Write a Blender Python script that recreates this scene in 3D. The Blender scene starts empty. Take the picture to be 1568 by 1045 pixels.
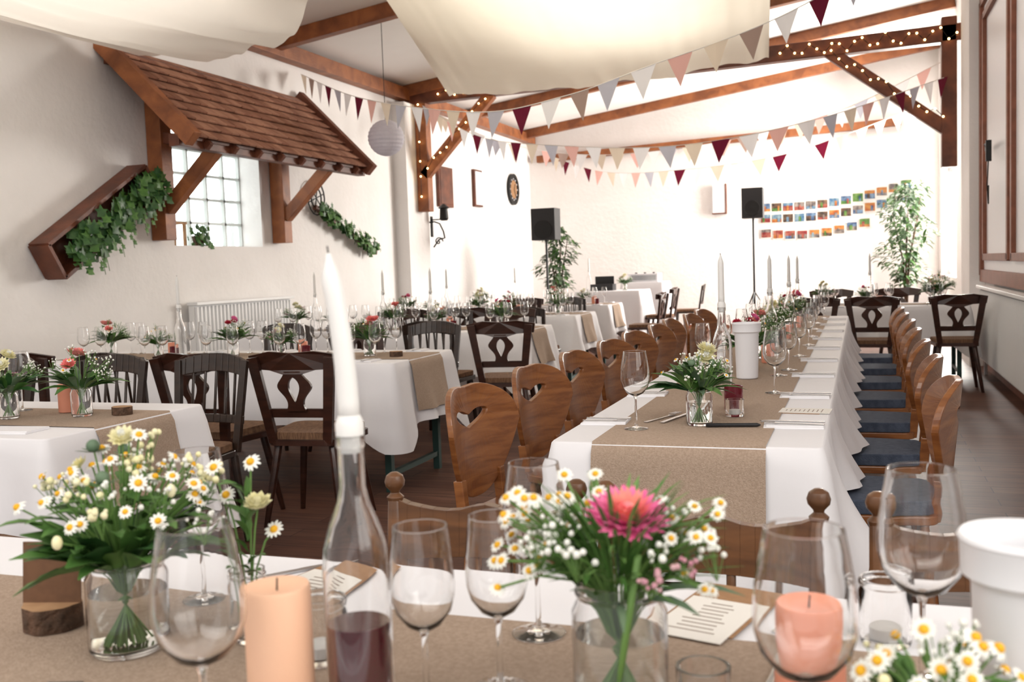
import bpy, math, random
from mathutils import Vector, Matrix, noise
random.seed(7)
R=random.random
def U(a,b): return a+(b-a)*random.random()
V=Vector
scn=bpy.context.scene

# ---------------------------------------------------------------- materials
def mat(name,c1,rough=.6,c2=None,scale=8,stretch=(1,1,1),bump=0,bscale=60,metal=0,trans=0,ior=1.45,emit=0,detail=4,coat=0,wave=False,translucent=0):
    m=bpy.data.materials.new(name); m.use_nodes=True
    nt=m.node_tree; N=nt.nodes; L=nt.links
    b=N['Principled BSDF']
    b.inputs['Base Color'].default_value=(*c1,1)
    b.inputs['Roughness'].default_value=rough
    b.inputs['Metallic'].default_value=metal
    b.inputs['Transmission Weight'].default_value=trans
    b.inputs['IOR'].default_value=ior
    b.inputs['Coat Weight'].default_value=coat
    if emit:
        b.inputs['Emission Color'].default_value=(*c1,1); b.inputs['Emission Strength'].default_value=emit
    tc=None
    if c2 or bump:
        tc=N.new('ShaderNodeTexCoord'); mp=N.new('ShaderNodeMapping'); mp.inputs['Scale'].default_value=stretch
        L.new(tc.outputs['Object'],mp.inputs['Vector'])
    if c2:
        n=N.new('ShaderNodeTexNoise'); n.inputs['Scale'].default_value=scale; n.inputs['Detail'].default_value=detail
        n.inputs['Distortion'].default_value=.6 if wave else 0
        L.new(mp.outputs[0],n.inputs['Vector'])
        r=N.new('ShaderNodeValToRGB'); r.color_ramp.elements[0].position=.36; r.color_ramp.elements[1].position=.66
        r.color_ramp.elements[0].color=(*c1,1); r.color_ramp.elements[1].color=(*c2,1)
        L.new(n.outputs['Fac'],r.inputs['Fac']); L.new(r.outputs['Color'],b.inputs['Base Color'])
    if bump:
        n2=N.new('ShaderNodeTexNoise'); n2.inputs['Scale'].default_value=bscale; n2.inputs['Detail'].default_value=3
        L.new(mp.outputs[0],n2.inputs['Vector'])
        bp=N.new('ShaderNodeBump'); bp.inputs['Strength'].default_value=bump; bp.inputs['Distance'].default_value=.02
        L.new(n2.outputs['Fac'],bp.inputs['Height']); L.new(bp.outputs[0],b.inputs['Normal'])
    if translucent:
        out=[x for x in N if x.type=='OUTPUT_MATERIAL'][0]
        t=N.new('ShaderNodeBsdfTranslucent'); t.inputs['Color'].default_value=(*c1,1)
        mx=N.new('ShaderNodeMixShader'); mx.inputs[0].default_value=translucent
        L.new(b.outputs[0],mx.inputs[1]); L.new(t.outputs[0],mx.inputs[2]); L.new(mx.outputs[0],out.inputs['Surface'])
    return m
M_wall=mat('white_plaster',(.88,.855,.84),.9,(.845,.82,.80),2.2,bump=.3,bscale=14)
M_ceil=mat('ceiling_white',(.90,.885,.865),.9,(.87,.855,.835),1.5)
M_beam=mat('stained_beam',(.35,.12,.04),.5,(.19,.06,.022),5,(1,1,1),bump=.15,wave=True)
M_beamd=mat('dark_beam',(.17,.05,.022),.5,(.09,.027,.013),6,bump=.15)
M_cloth=mat('white_linen',(.81,.80,.825),.85,bump=.14,bscale=9)
M_runner=mat('jute_runner',(.42,.315,.24),.95,(.34,.25,.185),180,bump=.3,bscale=300)
M_glass=mat('clear_glass',(1,1,1),0,trans=1,ior=1.45)
M_water=mat('water',(.97,1,.98),0,trans=1,ior=1.2)
M_wine=mat('red_wine',(.09,.006,.016),.08,coat=.4)
M_burg=mat('burgundy_glass',(.25,.02,.04),.1,trans=.6)
M_wax=mat('white_wax',(.78,.77,.75),.45,bump=.05,bscale=20)
M_coral=mat('coral_wax',(.86,.32,.20),.5,(.88,.38,.26),5)
M_peach=mat('peach_wax',(.88,.55,.37),.5,(.88,.50,.33),5)
M_wick=mat('wick',(.02,.02,.02),.9)
M_oak=mat('oak_chair_wood',(.29,.11,.033),.32,(.17,.055,.016),7,(1,1,6),wave=True,coat=.3)
M_oak2=mat('oak_front_wood',(.16,.068,.026),.35,(.09,.038,.016),7,(1,1,5),wave=True,coat=.2)
M_dark=mat('dark_chair_wood',(.050,.017,.010),.32,(.027,.0095,.006),8,(1,1,5),coat=.2)
M_dark2=mat('black_brown_chair',(.032,.016,.010),.35,(.018,.010,.007),8,(1,1,5),coat=.2)
M_cush=mat('striped_cushion',(.22,.12,.065),.95,(.10,.05,.03),30,(6,1,1))
M_blue=mat('blue_cushion',(.075,.095,.14),.9,(.05,.065,.10),40,bump=.2,bscale=200)
M_green=mat('leaf_green',(.05,.135,.025),.5,(.10,.22,.05),20)
M_green2=mat('leaf_dark_green',(.02,.075,.02),.45,(.05,.13,.035),20)
M_stem=mat('stem_green',(.13,.25,.06),.5)
M_sage=mat('sage_leaf',(.15,.22,.13),.6,(.09,.15,.09),20)
M_pet=mat('white_petal',(.82,.82,.76),.7)
M_cream=mat('cream_petal',(.82,.76,.42),.7,(.84,.81,.58),30)
M_yel=mat('yellow_centre',(.80,.42,.02),.8)
M_pink=mat('pink_petal',(.74,.07,.28),.6,(.85,.22,.42),60)
M_pinkl=mat('salmon_petal',(.88,.33,.26),.6,(.85,.18,.22),60)
M_lil=mat('dusty_petal',(.50,.22,.28),.7,(.6,.4,.4),40)
M_red=mat('red_petal',(.45,.02,.05),.6)
M_steel=mat('steel',(.55,.55,.56),.25,metal=1)
M_black=mat('black_plastic',(.015,.015,.017),.5,bump=.1,bscale=200)
M_iron=mat('black_iron',(.02,.02,.02),.5,metal=.5)
M_legm=mat('green_table_leg',(.04,.09,.08),.4,metal=.3)
M_kraft=mat('kraft_paper',(.36,.20,.10),.9,(.31,.17,.085),60)
M_kraftd=mat('dark_kraft_card',(.17,.085,.045),.9,(.14,.07,.038),60)
M_paper=mat('menu_paper',(.80,.77,.72),.8)
M_ink=mat('ink',(.3,.24,.2),.8)
M_bark=mat('bark',(.14,.075,.045),.9,(.06,.035,.022),30,bump=.8,bscale=60)
M_ring=mat('cut_wood',(.50,.30,.16),.8,(.36,.2,.1),20)
M_fabric=mat('ivory_fabric',(.92,.865,.75),.9,(.90,.84,.72),3,translucent=.4,bump=.15,bscale=5)
M_fabricw=mat('white_fabric',(.92,.885,.82),.9,(.90,.865,.80),3,translucent=.35,bump=.15,bscale=5)
M_plast=mat('white_plastic',(.80,.80,.83),.4)
M_rad=mat('radiator_enamel',(.82,.82,.82),.4)
M_shing=mat('roof_shingle',(.30,.13,.075),.8,(.20,.08,.045),6,bump=.4,bscale=30)
M_shing2=mat('roof_shingle_b',(.40,.20,.125),.8,(.28,.125,.075),6,bump=.4,bscale=30)
M_trim=mat('brown_trim',(.25,.085,.045),.5,(.18,.06,.03),10)
M_lantern=mat('paper_lantern',(.80,.78,.84),.9,(.74,.72,.79),20,translucent=.3)
M_bulb=mat('warm_bulb',(1,.66,.25),.5,emit=12)
M_fl=[mat('flag_'+n,c,.9,translucent=.25) for n,c in (('burgundy',(.13,.006,.025)),('grey',(.46,.46,.52)),('rose',(.74,.44,.39)),('cream',(.72,.62,.50)),('taupe',(.36,.26,.22)),('white',(.82,.81,.82)))]
def floor_mat():
    m=bpy.data.materials.new('laminate_floor'); m.use_nodes=True; nt=m.node_tree;N=nt.nodes;L=nt.links;b=N['Principled BSDF']
    tc=N.new('ShaderNodeTexCoord'); br=N.new('ShaderNodeTexBrick')
    br.inputs['Scale'].default_value=1; br.inputs['Brick Width'].default_value=1.3; br.inputs['Row Height'].default_value=.14
    br.inputs['Mortar Size'].default_value=.0025; br.inputs['Color1'].default_value=(.105,.045,.029,1); br.inputs['Color2'].default_value=(.155,.074,.050,1); br.inputs['Mortar'].default_value=(.03,.013,.01,1)
    L.new(tc.outputs['Object'],br.inputs['Vector'])
    mp=N.new('ShaderNodeMapping'); mp.inputs['Scale'].default_value=(1.2,14,1); L.new(tc.outputs['Object'],mp.inputs['Vector'])
    n=N.new('ShaderNodeTexNoise'); n.inputs['Scale'].default_value=2.5; n.inputs['Detail'].default_value=6; L.new(mp.outputs[0],n.inputs['Vector'])
    mx=N.new('ShaderNodeMix'); mx.data_type='RGBA'; mx.blend_type='MULTIPLY'; mx.inputs['Factor'].default_value=.7
    rp=N.new('ShaderNodeValToRGB'); rp.color_ramp.elements[0].position=.3; rp.color_ramp.elements[0].color=(.45,.45,.45,1); rp.color_ramp.elements[1].position=.7; rp.color_ramp.elements[1].color=(1.25,1.2,1.2,1)
    L.new(n.outputs['Fac'],rp.inputs['Fac']); L.new(br.outputs['Color'],mx.inputs['A']); L.new(rp.outputs['Color'],mx.inputs['B']); L.new(mx.outputs['Result'],b.inputs['Base Color'])
    b.inputs['Roughness'].default_value=.48; b.inputs['Specular IOR Level'].default_value=.17
    return m
M_floor=floor_mat()

# ---------------------------------------------------------------- mesh builder
def basis(n,up=V((0,0,1))):
    n=V(n).normalized()
    a=up if abs(n.dot(up))<.98 else V((1,0,0))
    x=a.cross(n).normalized(); y=n.cross(x)
    return x,y,n
class MB:
    def __init__(s): s.v=[];s.f=[];s.m=[];s.s=[];s.mats=[]
    def mi(s,m):
        if m not in s.mats: s.mats.append(m)
        return s.mats.index(m)
    def add(s,vs,fs,m,smooth=False,M=None):
        o=len(s.v); k=s.mi(m)
        for p in vs:
            p=V(p)
            if M is not None: p=M@p
            s.v.append(p)
        for f in fs: s.f.append([i+o for i in f]); s.m.append(k); s.s.append(smooth)
    def box(s,c,d,m,M=None):
        x,y,z=c;a,b,h=d[0]/2,d[1]/2,d[2]/2
        vs=[(x+i*a,y+j*b,z+k*h) for k in(-1,1) for j in(-1,1) for i in(-1,1)]
        s.add(vs,[(0,2,3,1),(4,5,7,6),(0,1,5,4),(2,6,7,3),(0,4,6,2),(1,3,7,5)],m,False,M)
    def beam(s,p,q,w,h,m,w2=None,h2=None,up=V((0,0,1))):
        p=V(p);q=V(q);n=(q-p); x,y,_=basis(n,up); w2=w2 or w;h2=h2 or h
        vs=[]
        for o,ww,hh in((p,w,h),(q,w2,h2)):
            for i,j in((-1,-1),(1,-1),(1,1),(-1,1)): vs.append(o+x*(i*ww/2)+y*(j*hh/2))
        s.add(vs,[(3,2,1,0),(4,5,6,7),(0,1,5,4),(1,2,6,5),(2,3,7,6),(3,0,4,7)],m)
    def lathe(s,prof,seg,m,o=(0,0,0),M=None,smooth=True,sharp=True):
        if smooth and sharp:
            q=[V(p) for p in prof]; np=[q[0]]
            for i in range(1,len(q)-1):
                a=q[i]-q[i-1]; b=q[i+1]-q[i]
                if a.length>1e-6 and b.length>1e-6 and a.angle(b)>.6:
                    e=.0008
                    if a.length>e*2.5: np.append(q[i]-a.normalized()*e)
                    np.append(q[i])
                    if b.length>e*2.5: np.append(q[i]+b.normalized()*e)
                else: np.append(q[i])
            np.append(q[-1]); prof=[(p.x,p.y) for p in np]
        vs=[];rings=[]
        for r,z in prof:
            if r<=0: rings.append([len(vs)]); vs.append((o[0],o[1],o[2]+z))
            else:
                rings.append(list(range(len(vs),len(vs)+seg)))
                for i in range(seg):
                    a=2*math.pi*i/seg; vs.append((o[0]+r*math.cos(a),o[1]+r*math.sin(a),o[2]+z))
        fs=[]
        for a,b in zip(rings,rings[1:]):
            for i in range(seg):
                j=(i+1)%seg
                if len(a)==1 and len(b)==1: continue
                if len(a)==1: fs.append((a[0],b[j],b[i]))
                elif len(b)==1: fs.append((a[i],a[j],b[0]))
                else: fs.append((a[i],a[j],b[j],b[i]))
        s.add(vs,fs,m,smooth,M)
    def tube(s,pts,rad,seg,m,caps=True):
        pts=[V(p) for p in pts]; n=len(pts)
        if not isinstance(rad,(list,tuple)): rad=[rad]*n
        vs=[];fs=[]
        x=None
        for i,p in enumerate(pts):
            d=(pts[min(i+1,n-1)]-pts[max(i-1,0)]).normalized()
            if x is None: x,y,_=basis(d)
            else:
                x=(x-d*x.dot(d)); 
                if x.length<1e-6: x,y,_=basis(d)
                x.normalize(); y=d.cross(x)
            for k in range(seg):
                a=2*math.pi*k/seg; vs.append(p+(x*math.cos(a)+y*math.sin(a))*rad[i])
        for i in range(n-1):
            for k in range(seg):
                j=(k+1)%seg; fs.append((i*seg+k,i*seg+j,(i+1)*seg+j,(i+1)*seg+k))
        if caps: fs.append(tuple(range(seg))[::-1]); fs.append(tuple((n-1)*seg+k for k in range(seg)))
        s.add(vs,fs,m,True)
    def ell(s,c,r,m,seg=10,rings=6,M=None):
        prof=[(math.sin(math.pi*i/rings),-math.cos(math.pi*i/rings)) for i in range(rings+1)]
        prof[0]=(0,-1);prof[-1]=(0,1)
        T=Matrix.Translation(V(c))@Matrix.Diagonal((*(r if hasattr(r,'__len__') else (r,r,r)),1))
        if M is not None: T=M@T
        s.lathe(prof,seg,m,(0,0,0),T,sharp=False)
    def ring(s,outer,inner,th,m,fn,smooth=False):
        n=len(outer);vs=[];fs=[]
        for w in(-th/2,th/2):
            for (a,b) in outer: vs.append(fn(a,b,w))
            for (a,b) in inner: vs.append(fn(a,b,w))
        O0,I0,O1,I1=0,n,2*n,3*n
        for i in range(n):
            j=(i+1)%n
            fs+=[(O0+j,O0+i,I0+i,I0+j),(O1+i,O1+j,I1+j,I1+i),(O0+i,O0+j,O1+j,O1+i),(I0+j,I0+i,I1+i,I1+j)]
        s.add(vs,fs,m,smooth)
    def prism(s,poly,th,m,fn):
        n=len(poly); vs=[fn(a,b,w) for w in(-th/2,th/2) for a,b in poly]
        fs=[tuple(range(n))[::-1],tuple(range(n,2*n))]+[(i,(i+1)%n,n+(i+1)%n,n+i) for i in range(n)]
        s.add(vs,fs,m)
    def mesh(s,name):
        me=bpy.data.meshes.new(name); me.from_pydata([tuple(p) for p in s.v],[],s.f)
        for m in s.mats: me.materials.append(m)
        me.polygons.foreach_set('material_index',s.m); me.polygons.foreach_set('use_smooth',s.s); me.update()
        return me
    def obj(s,name,loc=(0,0,0),rz=0,bevel=0,parent=None):
        return inst(s.mesh(name),name,loc,rz,bevel=bevel,parent=parent)
def inst(me,name,loc=(0,0,0),rz=0,sc=1,bevel=0,parent=None):
    o=bpy.data.objects.new(name,me); o.location=loc; o.rotation_euler=(0,0,rz)
    o.scale=(sc,sc,sc) if not hasattr(sc,'__len__') else sc
    if bevel:
        b=o.modifiers.new('bevel','BEVEL'); b.width=bevel; b.segments=2; b.limit_method='ANGLE'; b.angle_limit=.6
    if parent: o.parent=parent
    scn.collection.objects.link(o); return o

# ---------------------------------------------------------------- plants
def leaf(mb,p,d,L,W,m,droop=.3,n=4,twist=0):
    p=V(p); d=V(d).normalized(); x,_,_=basis(d)
    if twist: x=Matrix.Rotation(twist,3,d)@x
    up=d.cross(x)
    vs=[];fs=[]
    for i in range(n+1):
        t=i/n; w=W*math.sin(math.pi*(t*.93+.05))**.8*.5
        c=p+d*(L*t)-V((0,0,1))*(droop*L*t*t)
        vs+=[c-x*w+up*w*.35,c,c+x*w+up*w*.35]
    for i in range(n):
        a=i*3; fs+=[(a,a+1,a+4,a+3),(a+1,a+2,a+5,a+4)]
    mb.add(vs,fs,m,True)
def daisy(mb,p,n,r,pm=None,k=12):
    pm=pm or M_pet; x,y,n=basis(n); p=V(p); tl=U(-.45,.15)
    for i in range(k):
        a=2*math.pi*i/k+U(-.08,.08); d=x*math.cos(a)+y*math.sin(a); t=n.cross(d); w=r*.17; l=r*U(.88,1.05)
        vs=[p+d*r*.25-t*w*.6,p+d*r*.25+t*w*.6,p+d*l*.7+t*w+n*r*(.10+tl*.5),p+d*l*.7-t*w+n*r*(.10+tl*.5),p+d*l+t*w*.4+n*r*tl,p+d*l-t*w*.4+n*r*tl]
        mb.add(vs,[(0,1,2,3),(3,2,4,5)],pm,True)
    T=Matrix.Translation(p+n*r*.08)@Matrix((x,y,n)).transposed().to_4x4()
    mb.ell((0,0,0),(r*.42,r*.42,r*.36),M_yel,8,5,T)
def dahlia(mb,p,n,r,m,m2=None,layers=5,k=12,flat=1):
    x,y,n=basis(n); p=V(p)
    for L in range(layers):
        el=math.radians(8+ 76*L/(layers-1))*flat ; rr=r*(1-.45*L/(layers-1))
        for i in range(k-L):
            a=2*math.pi*(i+.5*(L%2))/(k-L)+U(-.1,.1)
            d=(x*math.cos(a)+y*math.sin(a)); dd=d*math.cos(el)+n*math.sin(el); t=n.cross(d); w=rr*.24*12/k
            up=n*math.cos(el)-d*math.sin(el)
            q=p+n*r*.05
            vs=[q-t*w*.3,q+t*w*.3,q+dd*rr*.6+t*w-up*w*.2,q+dd*rr*.6-up*w*.5,q+dd*rr*.6-t*w-up*w*.2,q+dd*rr+up*w*.3]
            mb.add(vs,[(0,1,2,3),(0,3,4),(2,5,3),(3,5,4)],(m2 if (m2 and L>=3) else m),True)
    mb.ell(p+n*r*.2,(r*.28,r*.28,r*.28),m2 or m,8,5)
def cluster(mb,p,r,m,k=9,br=.0036):
    p=V(p)
    for i in range(k):
        q=p+V((U(-r,r),U(-r,r),U(-r*.5,r*.7))); mb.tube([p-V((0,0,r*1.5)),q],.0006,3,M_stem,False); mb.ell(q,br*U(.6,1.2),m,5,4)
def stem(mb,a,b,mouth,r=.0013):
    a=V(a);b=V(b);c=V(mouth); mb.tube([a,a.lerp(c,.6),c,c.lerp(b,.5)+V((0,0,.01)),b],r,5,M_stem,False)
def jar_prof(r,h,t=.0025,neck=.88):
    o=[(0,0),(r*.9,0),(r,.006),(r,h*.78),(r*neck,h*.86),(r*neck,h*.9),(r*(neck+.05),h*.91),(r*(neck+.05),h*.925),(r*neck,h*.935),(r*neck,h)]
    i=[(r*neck-t,h),(r*neck-t,h*.86),(r-t,h*.77),(r-t,.010),(r*.88-t,.006),(0,.006)]
    return o+i
def bouquet(r,h,Rb,Ht,spec,seg=20,water=True,leaves=10,lm=(None,),ll=.1,lw=.03,tilt=(0,0)):
    mb=MB(); mb.lathe(jar_prof(r,h),seg,M_glass)
    if water: mb.lathe([(0,.0065),(r-.0035,.0105),(r-.0035,h*.62),(0,h*.62)],seg,M_water)
    nr=r*.75
    for kind,num,sz in spec:
        for i in range(num):
            a=U(0,6.283); q=math.sqrt(R()); rr=Rb*q
            if kind in('dah','dahp','dahc','dahs','dahr'): rr*=.55
            z=h+Ht*(1-.62*(rr/Rb)**2)*U(.62,1.0)
            hd=V((rr*math.cos(a)+tilt[0],rr*math.sin(a)+tilt[1],z)); mo=V((hd.x*nr/Rb,hd.y*nr/Rb,h*.97)); ba=V((-mo.x*.8,-mo.y*.8,.012))
            stem(mb,ba,hd,mo)
            n=V((math.cos(a)*rr/Rb*.9+U(-.3,.3),math.sin(a)*rr/Rb*.9-.35+U(-.3,.3),.7))
            if kind=='daisy': daisy(mb,hd,n,sz*U(.8,1.1))
            elif kind=='white': cluster(mb,hd,sz,M_pet)
            elif kind=='yb': cluster(mb,hd,sz,M_cream,8,.005)
            elif kind=='lil': cluster(mb,hd,sz,M_lil)
            elif kind=='thistle':
                mb.ell(hd,sz,M_sage,8,6)
                for k in range(7): leaf(mb,hd-V((0,0,sz)),(math.cos(k),math.sin(k),.2),sz*2.6,sz*.6,M_sage,0)
            elif kind=='bud': mb.ell(hd,(sz*.7,sz*.7,sz),M_cream,8,6)
            else:
                mm={'dahp':(M_pink,M_pinkl),'dahc':(M_cream,M_pet),'dahs':(M_pinkl,M_pinkl),'dahr':(M_red,M_red),'dah':(M_pet,M_cream)}[kind]
                dahlia(mb,hd,n,sz,*mm)
            if R()<.7: leaf(mb,mo.lerp(hd,U(.4,.7)),(math.cos(a)+U(-.5,.5),math.sin(a)+U(-.5,.5),.5),ll*.5,lw*.6,M_green)
    for i in range(leaves):
        a=U(0,6.283); d=V((math.cos(a),math.sin(a),U(.3,1.8)))
        leaf(mb,(math.cos(a)*nr,math.sin(a)*nr,h*.9),d,ll*U(.7,1.25),lw*U(.7,1.2),lm[i%len(lm)] or M_green,.35,twist=U(-.5,.5))
    return mb

# ---------------------------------------------------------------- room
LW,RW,BW,FW=-6.1,1.3,18.7,-1.5
def zc(x): return 3.86+(x-LW)*.13
def simple(name,fn,bevel=0):
    mb=MB(); fn(mb); return mb.obj(name,bevel=bevel)
def wall_boxes(mb,axis_x,th,y0,y1,z0,z1,holes,m):
    y=y0
    def b(a,c,d,e):
        if c-a>1e-4 and e-d>1e-4: mb.box((axis_x+th/2,(a+c)/2,(d+e)/2),(abs(th),c-a,e-d),m)
    for ya,yb,za,zb in holes:
        b(y,ya,z0,z1); b(ya,yb,z0,za); b(ya,yb,zb,z1); y=yb
    b(y,y1,z0,z1)
simple('floor',lambda m:m.box(((LW+RW)/2,(FW+BW)/2,-.05),(RW-LW+.8,BW-FW+.6,.1),M_floor))
WIN=(7.83,9.3,1.58,2.8)
simple('wall_left',lambda m:wall_boxes(m,LW,-.35,FW,BW,0,zc(LW)+.02,[WIN],M_wall))
RWIN=(15.4,18.2,.9,3.6)
simple('wall_right',lambda m:wall_boxes(m,RW,.3,FW,BW,0,zc(RW)+.1,[(-1.0,2.2,.9,3.6),RWIN],M_wall))
def bw(m):
    vs=[(LW-.35,BW,0),(RW+.3,BW,0),(RW+.3,BW,zc(RW)+.1),(LW-.35,BW,zc(LW))]
    vs+=[(x,y+.3,z) for x,y,z in vs]
    m.add(vs,[(0,1,2,3),(7,6,5,4),(0,4,5,1),(1,5,6,2),(2,6,7,3),(3,7,4,0)],M_wall)
simple('wall_back',bw)
def ce(m):
    a,b=LW-.35,RW+.3
    vs=[(a,FW,zc(a)),(b,FW,zc(b)),(b,BW+.3,zc(b)),(a,BW+.3,zc(a))]; vs+=[(x,y,z+.12) for x,y,z in vs]
    m.add(vs,[(3,2,1,0),(4,5,6,7),(0,1,5,4),(1,2,6,5),(2,3,7,6),(3,0,4,7)],M_ceil)
simple('ceiling',ce)
def beams(m):
    for y in(2.6,6.1,9.57,12.95,15.4,18.2):
        m.beam((LW+.01,y,zc(LW)-.08),(RW-.01,y,zc(RW)-.08),.13,.16,M_beam)
simple('ceiling_beams',beams,.008)
simple('wall_plate_beam',lambda m:m.beam((LW+.08,FW,3.74),(LW+.08,BW-.02,3.74),.15,.17,M_beam),.008)
simple('back_wall_beam',lambda m:m.beam((LW+.2,BW-.08,3.35),(RW-.6,BW-.08,3.55),.14,.13,M_beam),.008)
def truss(m):
    Y=13.0
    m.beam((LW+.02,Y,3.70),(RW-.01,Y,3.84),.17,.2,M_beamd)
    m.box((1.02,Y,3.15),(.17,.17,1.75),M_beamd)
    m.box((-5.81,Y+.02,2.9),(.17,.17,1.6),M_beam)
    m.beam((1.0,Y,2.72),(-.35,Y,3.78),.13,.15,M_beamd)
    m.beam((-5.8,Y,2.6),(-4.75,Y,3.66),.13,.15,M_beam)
simple('timber_truss',truss,.01)
simple('pilaster_left',lambda m:m.box((LW+.1,12.96,1.8),(.2,.7,3.6),M_wall))
simple('pilaster_right',lambda m:m.box((RW-.08,12.4,2.3),(.16,.9,4.6),M_wall))
M_gb=mat('glass_block',(.93,.99,.98),.25,trans=1,ior=1.2,bump=.3,bscale=25)
M_mort=mat('window_mortar',(.8,.82,.8),.8,translucent=.3)
def lwin(m):
    x=LW-.28; ya,yb,za,zb=WIN
    ny,nz=5,5
    for i in range(ny+1):
        y=ya+(yb-ya)*i/ny; m.box((x,y,(za+zb)/2),(.06,.026,zb-za),M_mort)
    for k in range(nz+1):
        z=za+(zb-za)*k/nz; m.box((x,(ya+yb)/2,z),(.06,yb-ya,.026),M_mort)
    m.box((x,(ya+yb)/2,(za+zb)/2),(.02,yb-ya,zb-za),M_gb)
simple('window_1',lwin)
def rwin(ya,yb,za,zb):
    def f(m):
        x=RW+.15
        n=3
        for i in range(n+1): m.box((x,ya+(yb-ya)*i/n,(za+zb)/2),(.06,.07,zb-za),M_plast)
        for z in(za+.03,(za+zb)/2+.4,zb-.03): m.box((x,(ya+yb)/2,z),(.06,yb-ya,.06),M_plast)
    return f
simple('window_2',rwin(*RWIN)); simple('window_3',rwin(-1.0,2.2,.9,3.6))
def shutter(m):
    y0,y1,z0,z1=2.9,11.85,1.0,3.9; x=RW-.035
    for z,w in((z0,.13),(z1,.12)): m.box((x,(y0+y1)/2,z),(.07,y1-y0,w),M_trim)
    for y in(y0,y1): m.box((x,y,(z0+z1)/2),(.07,.12,z1-z0),M_trim)
    m.box((RW-.016,(y0+y1)/2,(z0+z1)/2),(.03,y1-y0,z1-z0),M_plast)
    y=y1-.2
    while y>y0+.4:
        yn=y-1.95
        for yy in(y-.03,yn+.1): m.box((RW-.045,yy-.03,(z0+z1)/2),(.05,.09,z1-z0-.35),M_trim)
        for zz in(z0+.2,z1-.2): m.box((RW-.045,(y+yn)/2,zz),(.05,1.85,.07),M_trim)
        y=yn-.12
simple('shutter_panel',shutter,.004)
def latch(m):
    m.box((1.21,10.95,2.28),(.04,.12,.05),M_iron); m.box((1.18,10.6,2.22),(.05,.04,.2),M_iron); m.tube([(1.2,10.95,2.28),(1.17,10.8,2.3),(1.17,10.62,2.26)],.012,6,M_iron)
    m.tube([(1.18,10.6,2.15),(1.17,10.62,1.9),(1.19,10.7,1.72),(1.2,10.78,1.9)],.006,5,M_iron)
simple('shutter_latch',latch)
def radiator(m,x,s,y0,y1,z0,z1):
    m.box((x,(y0+y1)/2,(z0+z1)/2),(.06,y1-y0,z1-z0),M_rad)
    n=int((y1-y0)/.06)
    for i in range(n):
        y=y0+(i+.5)*(y1-y0)/n; m.box((x+s*.04,y,(z0+z1)/2),(.03,.028,z1-z0-.06),M_rad)
    m.box((x+s*.02,(y0+y1)/2,z1),(.12,y1-y0+.02,.03),M_rad)
    m.box((x,y0+.1,z0/2),(.03,.03,z0),M_rad); m.box((x,y1-.1,z0/2),(.03,.03,z0),M_rad)
simple('radiator',lambda m:radiator(m,LW+.09,1,7.9,9.6,.2,1.02),.003)
simple('radiator',lambda m:radiator(m,RW-.09,-1,7.6,11.2,.15,.9),.003)
def bb(x,s):
    return lambda m:m.box((x+s*.01,(FW+BW)/2,.04),(.02,BW-FW,.08),M_trim)
simple('baseboard_left',bb(LW,1)); simple('baseboard_right',bb(RW,-1))
simple('baseboard_back',lambda m:m.box(((LW+RW)/2,BW-.01,.04),(RW-LW-.05,.02,.08),M_trim))

def roof(m):
    EX=-5.27
    a=V((LW+.02,0,3.28)); b=V((EX,0,2.45)); d=(b-a); L=d.length; d.normalize(); nrm=V((-d.z,0,d.x)); 
    if nrm.z<0: nrm=-nrm
    y0,y1=7.02,10.1
    m.add([a+V((0,y0,0)),b+V((0,y0,0)),b+V((0,y1,0)),a+V((0,y1,0)),a+V((0,y0,-.03)),b+V((0,y0,-.03)),b+V((0,y1,-.03)),a+V((0,y1,-.03))],
        [(0,1,2,3),(7,6,5,4),(0,4,5,1),(1,5,6,2),(2,6,7,3),(3,7,4,0)],M_beamd)
    rows=9
    for r in range(rows):
        s0=L*r/rows; s1=L*(r+1)/rows+.05; y=y0-(.05 if r%2 else 0)
        while y<y1:
            w=U(.10,.18); ya,yb=max(y,y0),min(y+w-.005,y1)
            if yb-ya>.02:
                e=U(-.003,.004); lift=.046+U(0,.004)
                p0=a+d*s0+nrm*.008; p1=a+d*(s1+e)+nrm*lift
                mm=M_shing if R()<.35 else M_shing2
                vs=[]
                for p in(p0,p1):
                    for t in(-.010,.010):
                        for yy in(ya,yb): vs.append(p+V((0,yy,0))+nrm*t)
                m.add(vs,[(0,1,3,2),(4,6,7,5),(2,3,7,6),(0,4,5,1),(0,2,6,4),(1,5,7,3)],mm)
            y+=w
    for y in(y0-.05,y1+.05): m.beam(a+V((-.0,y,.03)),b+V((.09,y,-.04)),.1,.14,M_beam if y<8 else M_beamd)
    m.beam((EX-.07,y0-.1,2.41),(EX-.07,y1+.1,2.41),.1,.1,M_beamd)
    m.beam((LW+.07,y0,3.18),(LW+.07,y1,3.18),.12,.12,M_beamd)
    y=y0+.25
    while y<y1: m.beam((LW+.05,y,3.2),(EX+.03,y,2.38),.05,.07,M_beamd); y+=.38
    for y in(7.58,9.56):
        m.box((LW+.09,y,2.27),(.16,.15,1.3),M_beam)
        m.beam((LW+.15,y,1.9),(EX-.12,y,2.42),.1,.12,M_beam)
        m.beam((LW+.1,y,2.55),(EX-.07,y,2.45),.09,.1,M_beamd)
simple('pent_roof',roof,.004)

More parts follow.
